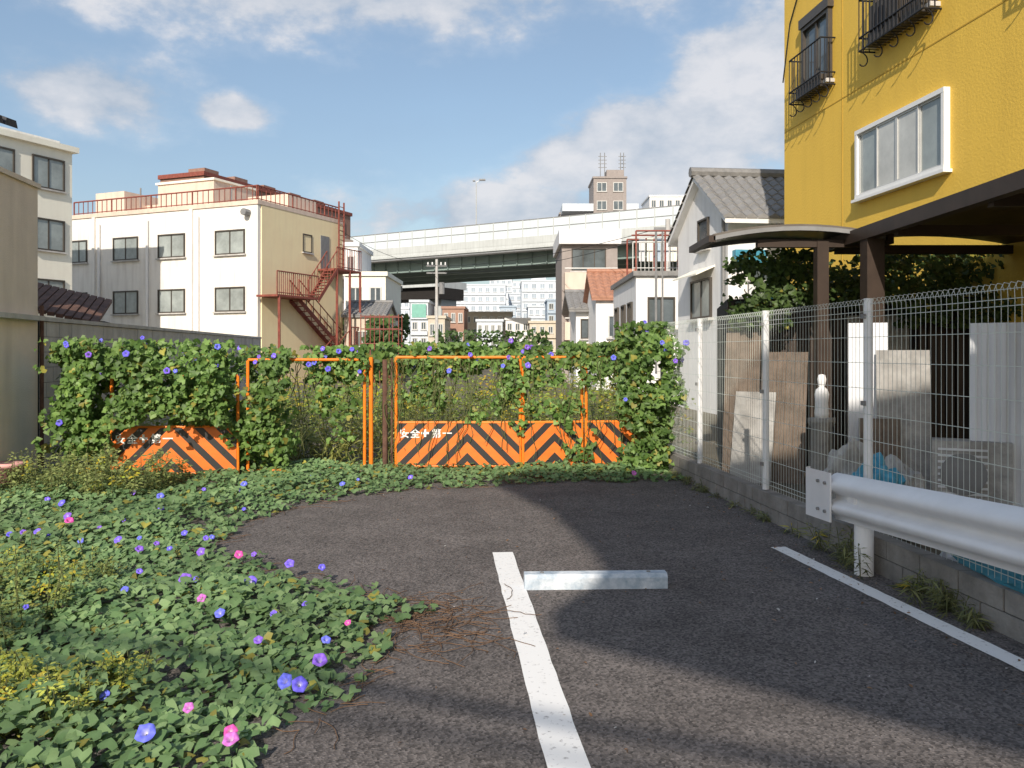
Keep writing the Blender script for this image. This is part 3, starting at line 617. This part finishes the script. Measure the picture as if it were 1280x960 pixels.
for (x,y,s) in ((3.45,8.3,1),(3.2,7.6,.8),(3.6,7.0,.9)): lathe('plant_pot',(x,y,0),[(0,.25*s),(.1*s,.25*s),(.14*s,.28*s),(.15*s,.28*s),(.15*s,.24*s),(.1*s,0),(0,0)],POT)
def crumple(name,loc,sc3,mt,seed):
    bm=bmesh.new(); bmesh.ops.create_icosphere(bm,subdivisions=4,radius=1)
    for v in bm.verts:
        k=mnoise.noise(v.co*2.2+Vector((seed,0,0)))*.35+mnoise.noise(v.co*6+Vector((seed,3,0)))*.18
        v.co*=1+k; v.co=Vector((v.co.x*sc3[0],v.co.y*sc3[1],max(v.co.z,-.6)*sc3[2]))
    me=bpy.data.meshes.new(name); bm.to_mesh(me); bm.free(); me.materials.append(mt)
    o=bpy.data.objects.new(name,me); sc.collection.objects.link(o); o.location=loc
crumple('blue_tarp_bundle',(2.98,6.9,.42),(.18,.28,.30),BLUE,1); crumple('blue_tarp_bundle',(2.86,4.9,.30),(.05,.5,.1),BLUE,5); crumple('garbage_bag',(3.35,5.9,.2),(.25,.25,.3),SIDING,9)
crumple('garbage_bag',(3.3,7.2,.3),(.22,.3,.35),GREYB,12); crumple('garbage_bag',(3.2,7.9,.35),(.25,.2,.4),GREYB,15)
# ------------------------------------------------------------------ added, unseen shadow caster behind the camera, outline cut to the asphalt shadow
g=Grp('shadow_caster',(0,-8),ang=0)
pts=[(-3.8,10.6),(-2.9,9.66),(-2.3,8.66),(-2.0,7.95),(-2.3,7.46),(-.26,6.66),(1.6,6.1),(7,5.6),(7,10.9),(-3.4,10.8)]
k=len(pts); vs=[(x,0,z) for x,z in pts]+[(x,-.5,z) for x,z in pts]
g.raw('panel',GREY,vs,[tuple(range(k)),tuple(range(2*k-1,k-1,-1))]+[(i,(i+1)%k,(i+1)%k+k,i+k) for i in range(k)])
for x in (1,3.2,5.6): g.tube('legs',GREY,(x,-.7,0),(x,-.7,8),.12,8)
for (za,zb,r) in ((8.3,6.2,.04),(8.1,6.05,.025)): g.tube('cables',BLACK,(-8,.3,za),(1.6,.3,zb),r)  # unseen wires, laid to throw thin streak shadows on the asphalt
g.done()
# ------------------------------------------------------------------ vegetation
def leafmat(name,trans=.3,rough=.5):
    m=bpy.data.materials.new(name); m.use_nodes=True; nt=m.node_tree; N=nt.nodes; L=nt.links
    b=N['Principled BSDF']; b.inputs['Roughness'].default_value=rough; b.inputs['Specular IOR Level'].default_value=.35
    a=N.new('ShaderNodeAttribute'); a.attribute_name='Col'; L.new(a.outputs['Color'],b.inputs['Base Color'])
    t=N.new('ShaderNodeBsdfTranslucent'); h=N.new('ShaderNodeHueSaturation'); h.inputs['Value'].default_value=1.5; h.inputs['Hue'].default_value=.49; L.new(a.outputs['Color'],h.inputs['Color']); L.new(h.outputs[0],t.inputs['Color'])
    mx=N.new('ShaderNodeMixShader'); mx.inputs[0].default_value=trans; L.new(b.outputs[0],mx.inputs[1]); L.new(t.outputs[0],mx.inputs[2]); L.new(mx.outputs[0],N['Material Output'].inputs['Surface'])
    return m
LEAF=leafmat('vine_leaf'); WEED=leafmat('weed_leaf',.35)
m=bpy.data.materials.new('flower_petal'); m.use_nodes=True; a_=m.node_tree.nodes.new('ShaderNodeAttribute'); a_.attribute_name='Col'; pb=m.node_tree.nodes['Principled BSDF']; pb.inputs['Roughness'].default_value=.7; pb.inputs['Specular IOR Level'].default_value=.1; m.node_tree.links.new(a_.outputs['Color'],pb.inputs['Base Color']); PETAL=m
IVY=(np.array([(0,-.12,0),(0,.56,-.10),(-.30,-.36,.03),(-.52,-.08,.07),(-.40,.13,.05),(-.24,.32,.03),(.30,-.36,.03),(.52,-.08,.07),(.40,.13,.05),(.24,.32,.03),(0,.2,-.02)]),
     [(0,10,4,3,2),(10,1,5,4),(0,6,7,8,10),(10,8,9,1)])
BLADE=(np.array([(0,0,0),(-.06,.4,.03),(0,1,-.15),(.06,.4,.03)]),[(0,3,2,1)])
OVAL=(np.array([(0,0,0),(-.22,.3,.05),(-.2,.65,.04),(0,1,-.08),(.2,.65,.04),(.22,.3,.05)]),[(0,5,4,3,2,1)])
def norm(a): return a/np.maximum(np.linalg.norm(a,axis=1,keepdims=True),1e-6)
def scatter(name,P,Nn,size,col,tmpl,mt,tang=None,parent=None):
    V,F=tmpl; n_=len(P); Nn=norm(Nn)
    t=rng.normal(size=(n_,3)) if tang is None else tang
    t=t-Nn*(t*Nn).sum(1,keepdims=True); t=norm(t); b=np.cross(t,Nn)
    curl=(.5+2.2*rng.random(n_))[:,None,None]
    W=P[:,None,:]+size[:,None,None]*(V[None,:,0:1]*b[:,None,:]+V[None,:,1:2]*t[:,None,:]+curl*V[None,:,2:3]*Nn[:,None,:])
    k=len(V); verts=W.reshape(-1,3)
    base=np.array([i for f in F for i in f]); lens=np.array([len(f) for f in F])
    allv=(np.arange(n_)[:,None]*k+base[None,:]).ravel(); lt=np.tile(lens,n_); ls=np.concatenate([[0],np.cumsum(lt)[:-1]])
    me=bpy.data.meshes.new(name); me.vertices.add(len(verts)); me.vertices.foreach_set('co',verts.ravel().astype(np.float32))
    me.loops.add(len(allv)); me.loops.foreach_set('vertex_index',allv.astype(np.int32)); me.polygons.add(len(lt)); me.polygons.foreach_set('loop_start',ls.astype(np.int32)); me.polygons.foreach_set('loop_total',lt.astype(np.int32))
    me.update(calc_edges=True); me.validate()
    a=me.attributes.new('Col','FLOAT_COLOR','POINT'); c=np.ones((n_,k,4)); c[:,:,:3]=col[:,None,:]
    if tmpl is IVY: c[:,[0,1,10],:3]*=1.22
    a.data.foreach_set('color',c.ravel().astype(np.float32)); me.materials.append(mt)
    o=bpy.data.objects.new(name,me); sc.collection.objects.link(o); o.parent=parent; return o
def empty(name):
    e=bpy.data.objects.new(name,None); sc.collection.objects.link(e); return e
def nz3(p,s,o=0): return mnoise.noise(Vector((p[0]*s+o,p[1]*s,p[2]*s)))
def greens(n_,lo=(.035,.075,.02),hi=(.10,.17,.045),yel=.04):
    t=rng.random(n_)[:,None]**1.2; c=np.array(lo)*(1-t)+np.array(hi)*t
    y=rng.random(n_)<yel; c[y]=np.array((.30,.28,.06))*(.6+.6*rng.random((y.sum(),1))); 
    return c
edge=[(2.1,10.3),(1.2,10.15),(.5,10.2),(-.2,9.95),(-1.28,9.6),(-2.02,8.84),(-2.44,8.0),(-2.5,7.06),(-2.2,6.46),(-1.6,5.96),(-1.05,5.56),(-.55,5.2),(-.66,4.67),(-.72,4.1),(-.78,3.73),(-.9,3.5),(-.95,3.1),(-1.2,2.4),(-1.8,1.6),(-4.9,1.4),(-6.0,10.6),(-5,11.3),(2.1,11.5)]
E=np.array(edge)
def inside(x,y):
    c=np.zeros(len(x),bool); j=len(E)-1
    for i in range(len(E)):
        xi,yi=E[i];xj,yj=E[j]
        cond=((yi>y)!=(yj>y))&(x<(xj-xi)*(y-yi)/(yj-yi+1e-9)+xi); c^=cond; j=i
    return c
def edged(x,y):
    d=np.full(len(x),9.)
    for i in range(17):
        a=E[i];b=E[i+1]; ab=b-a; t=np.clip(((x-a[0])*ab[0]+(y-a[1])*ab[1])/(ab@ab),0,1); d=np.minimum(d,np.hypot(x-a[0]-t*ab[0],y-a[1]-t*ab[1]))
    return d
n0=70000; x=rng.uniform(-6,2.2,n0); y=rng.uniform(1.4,11.5,n0)
jx=np.array([nz3((a,b,0),1.8) for a,b in zip(x,y)])*.45+np.array([nz3((a,b,9),6) for a,b in zip(x,y)])*.22
ins=inside(x+jx*.6,y+jx*.35); x=x[ins];y=y[ins]
e_=edged(x,y); gap=np.array([nz3((a,b,21),2.6) for a,b in zip(x,y)]); keep=rng.random(len(x))<np.clip(.35+e_*1.4,0,1)*np.where(y>8,.7,1)*np.where(gap<-.38,.35,1); x=x[keep];y=y[keep];e_=e_[keep]
hn=np.array([nz3((a,b,3),1.5) for a,b in zip(x,y)]); 
h=np.clip(.03+.08*np.clip(e_*1.5,0,1)*(1+hn*1.4),.02,.22); z=.012+h*rng.random(len(x))**.55
P=np.stack([x,y,z],1); Nn=np.stack([rng.normal(0,.28,len(x))-.06,rng.normal(0,.28,len(x))-.32,np.ones(len(x))],1)
sz=rng.uniform(.038,.088,len(x))
ve=empty('morning_glory_ground_vine')
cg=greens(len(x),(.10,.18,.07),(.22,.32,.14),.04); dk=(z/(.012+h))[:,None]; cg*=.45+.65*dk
pt=np.array([nz3((a,b,5),.9) for a,b in zip(x,y)])[:,None]; cg*=1+.3*pt
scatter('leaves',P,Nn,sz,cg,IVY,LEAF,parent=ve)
def flowers(pts,parent):
    seg=15; rings=[(0.004,-.045),(.010,-.02),(.020,-.004),(.034,.004),(.042,.0)]
    vs=[];fs=[];cs=[]
    for (p,nrm,s,c) in pts:
        nrm=Vector(nrm).normalized(); t=nrm.orthogonal().normalized(); b=nrm.cross(t); o=len(vs); ph=random.random()*6; cup=random.uniform(.4,1.6)
        for ri,(r,zz) in enumerate(rings):
            for i in range(seg):
                a=2*math.pi*i/seg+ph; rr=r*s*(1+(.07*math.cos(5*(a-ph)) if ri>2 else 0)); q=Vector(p)+(t*math.cos(a)+b*math.sin(a))*rr+nrm*(zz*cup-(.014*random.random() if ri==4 else 0))*s; vs.append(tuple(q))
                star=(i%3==0)
                col=(.75,.70,.80) if ri<=0 else tuple(k*(1.4 if star else 1) for k in c) if ri>1 else tuple(k*.6+.25 for k in c)
                cs.append((*[min(k,.9) for k in col],1))
        for ri in range(len(rings)-1):
            for i in range(seg): j=(i+1)%seg; fs.append((o+ri*seg+i,o+ri*seg+j,o+(ri+1)*seg+j,o+(ri+1)*seg+i))
    me=bpy.data.meshes.new('flowers'); me.from_pydata(vs,[],fs); a=me.attributes.new('Col','FLOAT_COLOR','POINT'); a.data.foreach_set('color',np.array(cs,dtype=np.float32).ravel()); me.materials.append(PETAL)
    for p in me.polygons: p.use_smooth=True
    o=bpy.data.objects.new('flowers',me); sc.collection.objects.link(o); o.parent=parent
BLU=[(.13,.11,.62),(.18,.12,.66),(.20,.10,.52),(.13,.15,.64)]; PNK=[(.55,.08,.32),(.48,.14,.45)]
FL=[]
def addf(x,y,z=.15,s=1,c=None):
    FL.append(((x,y,z),(random.uniform(-.4,.4),-.7+random.uniform(-.3,.3),.75),s,c or random.choice(BLU)))
for x_,y_,s_ in [(-1.42,3.25,.95),(-1.02,3.76,.85),(-.94,3.72,.85),(-.92,4.02,.85),(-2.12,5.45,1),(-1.68,5.4,.95),(-1.55,5.85,.8),(-4.0,7.55,.9),(-3.1,6.6,.8),(-1.3,5.75,.6),(-3.6,8.6,.9),(-2.9,8.9,.8),(-3.3,7.9,.8),(-1.3,4.3,.6),(-1.2,4.9,.6),(-2.4,5.2,.6),(-1.75,3.6,.6),(-.95,4.3,.6),(-2.3,6.2,.8),(-4.4,8.2,.9),(-3.0,9.4,.9),(-1.9,9.4,.8),(-1.2,9.9,.8),(-3.9,6.9,.8)]: addf(x_,y_,.13,s_)
for x_,y_,s_ in [(-1.08,3.22,.75),(-1.1,3.28,.65),(-1.87,5.05,.7),(-2.0,6.15,.75),(-3.9,7.4,.9),(-1.35,3.5,.55),(-.9,4.6,.45),(1.5,10.3,.8)]: addf(x_,y_,.12,s_,random.choice(PNK))
for _ in range(40):
    a=random.uniform(-5,-1); b=random.uniform(4.5,10)
    if inside(np.array([a]),np.array([b]))[0]: addf(a,b,.13,random.uniform(.4,.75))
flowers(FL,ve)
def volume(boxes):
    P=[];N_=[]
    for (x0,x1,y0,y1,z0,z1,n_,thr) in boxes:
        c=0;tr=0
        while c<n_ and tr<n_*8:
            tr+=1
            p=(random.uniform(x0,x1),random.uniform(y0,y1),random.uniform(z0,z1))
            v=nz3(p,2.3)+.6*nz3(p,5.5,7)
            ex=min(p[0]-x0,x1-p[0])/.35; ez=min((p[2]-z0+.1),(z1-p[2]))/.22
            if v<thr+max(0,1-ex)*.45*random.random()+max(0,1-ez)*.5*random.random(): continue
            P.append(p); c+=1
            ym=(y0+y1)/2; N_.append((random.gauss(0,.45),-1+random.gauss(0,.4) if p[1]<ym+.1 else random.gauss(0,.8),.55+random.gauss(0,.4)))
    return np.array(P),np.array(N_)
boxes=[(-5.65,-3.5,10.0,10.85,.68,1.74,4200,-.15),(-5.7,-4.9,10.0,10.8,.3,1.78,1500,-.1),(-3.65,-2.8,10.45,11.1,.05,1.66,2000,-.15),(-2.85,-1.9,10.9,11.3,1.2,1.66,600,-.1),(-2.7,-1.9,10.75,11.2,.05,1.2,180,.1),
 (-2.0,2.0,11.17,11.6,1.40,1.72,2000,-.25),(-1.5,1.4,11.10,11.35,1.15,1.56,560,0),(-1.5,1.4,11.15,11.35,.65,1.15,280,.08),(1.4,2.1,10.85,11.6,.0,1.98,2600,-.3),(1.7,2.2,10.5,11.5,.9,2.0,500,-.1),
 (-.2,.2,11.1,11.3,.5,1.3,100,0),(.7,1.1,11.15,11.35,.15,1.3,170,0),(-5.95,2.0,11.3,12.2,1.3,1.68,1600,-.1)]
P,Nn=volume(boxes); ve2=empty('morning_glory_gate_vine')
cg=greens(len(P),(.06,.12,.025),(.19,.30,.08),.06); cg*=(1+.4*np.array([nz3(p,1.4,3) for p in P])[:,None])
scatter('leaves',P,Nn,rng.uniform(.05,.105,len(P)),cg,IVY,LEAF,parent=ve2)
FL=[]
for _ in range(140):
    p=P[random.randrange(len(P))]
    if p[2]>1.3 or random.random()<.12: FL.append(((p[0],p[1]-.12,p[2]+.04),(random.uniform(-.5,.5),-1,.3),random.uniform(.6,1.0),random.choice(BLU)))
flowers(FL,ve2)
def stems(name,lst,r,mt,parent=None):
    cu=bpy.data.curves.new(name,'CURVE'); cu.dimensions='3D'; cu.bevel_depth=r; cu.bevel_resolution=1
    for pl in lst:
        s=cu.splines.new('POLY'); s.points.add(len(pl)-1)
        for i,p in enumerate(pl): s.points[i].co=(*p,1)
    cu.materials.append(mt); o=bpy.data.objects.new(name,cu); sc.collection.objects.link(o); o.parent=parent
STEM=mat('vine_stem',(.10,.11,.04),.8,.3,8); DRY=mat('dry_stem',(.15,.09,.055),.9,.45,8)
ls=[]
for _ in range(110):
    x=random.uniform(-3.3,1.7); p=Vector((x,11.15+random.uniform(-.08,.1),1.5)); pl=[tuple(p)]
    for i in range(random.randint(4,14)):
        p=p+Vector((random.gauss(0,.035),random.gauss(0,.02),-.1)); pl.append(tuple(p))
        if p.z<.1: break
    ls.append(pl)
stems('stems',ls,.005,STEM,ve2)
ls=[]
def strand(x,y,an,n_):
    p=Vector((x,y,.016)); pl=[]; k=random.gauss(0,.12)
    for i in range(n_):
        pl.append(tuple(p)); an+=k+random.gauss(0,.22); p=p+Vector((math.cos(an)*.035,math.sin(an)*.035,random.gauss(0,.004))); p.z=min(max(p.z,.013),.045)
    return pl
for _ in range(95): ls.append(strand(-.5+random.gauss(0,.2),4.95+random.gauss(0,.25),random.uniform(-3.14,3.14),random.randint(5,13)))
for _ in range(12): ls.append(strand(-.5,4.95+random.gauss(0,.25),random.uniform(-.6,.6),random.randint(12,20)))
for _ in range(110):
    i=random.randrange(3,15); a=E[i];b=E[i+1]; t=random.random(); q=a+(b-a)*t; ls.append(strand(q[0],q[1],random.uniform(0,6.28),random.randint(4,10)))
stems('dry_vine_stems',ls,.0020,DRY)
nl=420; lx=rng.uniform(-2.2,2.4,nl); ly=rng.uniform(2.5,10,nl); ex=rng.random(nl); lx=np.where(ex<.4,2.78-.11*ly+rng.normal(.15,.15,nl),lx)
near=(ex>.8); lx=np.where(near,-.5+rng.normal(0,.35,nl),lx); ly=np.where(near,4.9+rng.normal(0,.35,nl),ly)
pp=np.stack([lx,ly,np.full(nl,.016)],1); cc=np.array((.22,.13,.07))*(.4+1.4*rng.random((nl,1))); wh=rng.random(nl)<.12; cc[wh]=(.6,.58,.55)
scatter('leaf_litter',pp,np.stack([rng.normal(0,.25,nl),rng.normal(0,.25,nl),np.ones(nl)],1),rng.uniform(.01,.034,nl),cc,OVAL,WEED)
def weeds(name,plants,lo,hi,yel,tm=OVAL,ls_=(.05,.10),per=34,spread=.16):
    P=[];N_=[];T=[];C=[];Sx=[];st=[]
    for (x,y,hh) in plants:
        lean=(random.gauss(0,.15),random.gauss(0,.15)); sh=random.uniform(.7,1.25); isy=random.random()<yel
        st.append([(x,y,0),(x+lean[0]*hh*.5,y+lean[1]*hh*.5,hh*.5),(x+lean[0]*hh,y+lean[1]*hh,hh)])
        for i in range(per):
            t=random.random()**.8; a=random.uniform(0,6.28); r=random.random()*spread*(1-.5*t)*(hh+.3)
            P.append((x+lean[0]*hh*t+r*.4*math.cos(a),y+lean[1]*hh*t+r*.4*math.sin(a),hh*t)); T.append((math.cos(a),math.sin(a),random.uniform(-.1,.9))); N_.append((random.gauss(0,.3),random.gauss(-.3,.3),1))
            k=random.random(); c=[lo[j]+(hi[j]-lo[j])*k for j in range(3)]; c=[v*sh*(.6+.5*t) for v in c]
            if isy and t>.6: c=(.38+.2*random.random(),.36+.15*random.random(),.05)
            C.append(c); Sx.append(random.uniform(*ls_))
    e=empty(name); scatter('leaves',np.array(P),np.array(N_),np.array(Sx),np.array(C),tm,WEED,tang=np.array(T),parent=e); stems('stems',st,.003,STEM,e)
pl=[(random.uniform(-5.8,2.6),random.uniform(11.9,22),random.uniform(.5,1.2)) for _ in range(520)]
weeds('weed_field',pl,(.14,.20,.05),(.36,.44,.10),.35,per=34,ls_=(.05,.11),spread=.5)
pl=[(random.uniform(-5.9,2.2),random.uniform(11.7,12.8),random.uniform(.3,.9)) for _ in range(150)]
weeds('tall_grass',pl,(.22,.27,.07),(.50,.50,.16),.2,tm=BLADE,per=40,ls_=(.14,.3),spread=.3)
pl=[(random.uniform(-5.75,-3.9),random.uniform(8.7,10.1),random.uniform(.2,.52)) for _ in range(150)]
weeds('weed_clump',pl,(.15,.20,.07),(.36,.40,.14),.08,per=44,ls_=(.025,.06),spread=.4)
pl=[(random.uniform(-3.5,-2.65),random.uniform(4.4,5.8),random.uniform(.12,.38)) for _ in range(80)]
weeds('weed_clump',pl,(.16,.21,.06),(.36,.40,.12),.1,per=55,ls_=(.015,.04),spread=.4)
pl=[(random.uniform(-2.5,-1.72),random.uniform(3.4,4.0),random.uniform(.08,.22)) for _ in range(100)]
weeds('yellow_green_bush',pl,(.28,.33,.06),(.58,.58,.13),.2,per=50,ls_=(.012,.035),spread=.4)
pl=[(random.gauss(2.5,.06),random.gauss(6.35,.2),random.uniform(.1,.26)) for _ in range(18)]+[(random.gauss(2.66,.05),random.gauss(5.25,.18),random.uniform(.08,.22)) for _ in range(18)]+[(3.26-.11*yy+random.gauss(0,.03),yy,random.uniform(.03,.09)) for yy in [random.uniform(4,11) for _ in range(45)]]
weeds('wall_base_weeds',pl,(.12,.14,.06),(.26,.27,.11),.05,tm=BLADE,per=26,ls_=(.04,.12),spread=.22)
P,Nn=volume([(3.0,6.6,10.9,11.9,2.2,2.95,4200,-.12),(2.9,3.6,10.6,11.6,1.9,2.6,700,-.1),(4.5,6.6,10.6,11.3,1.9,2.4,700,0)]); e=empty('climbing_ivy')
scatter('leaves',P,Nn,rng.uniform(.05,.11,len(P)),greens(len(P),(.03,.055,.015),(.08,.13,.035),.02),IVY,LEAF,parent=e)
P,Nn=volume([(-15,-8,64,66,0,4.5,900,-.1),(-8,4,85,88,0,3.8,900,-.1),(-7.6,-6.0,43,45,0,3.4,500,0)]); e=empty('distant_trees')
scatter('leaves',P,Nn,rng.uniform(.3,.6,len(P)),greens(len(P),(.03,.06,.015),(.09,.15,.04),0),IVY,LEAF,parent=e)
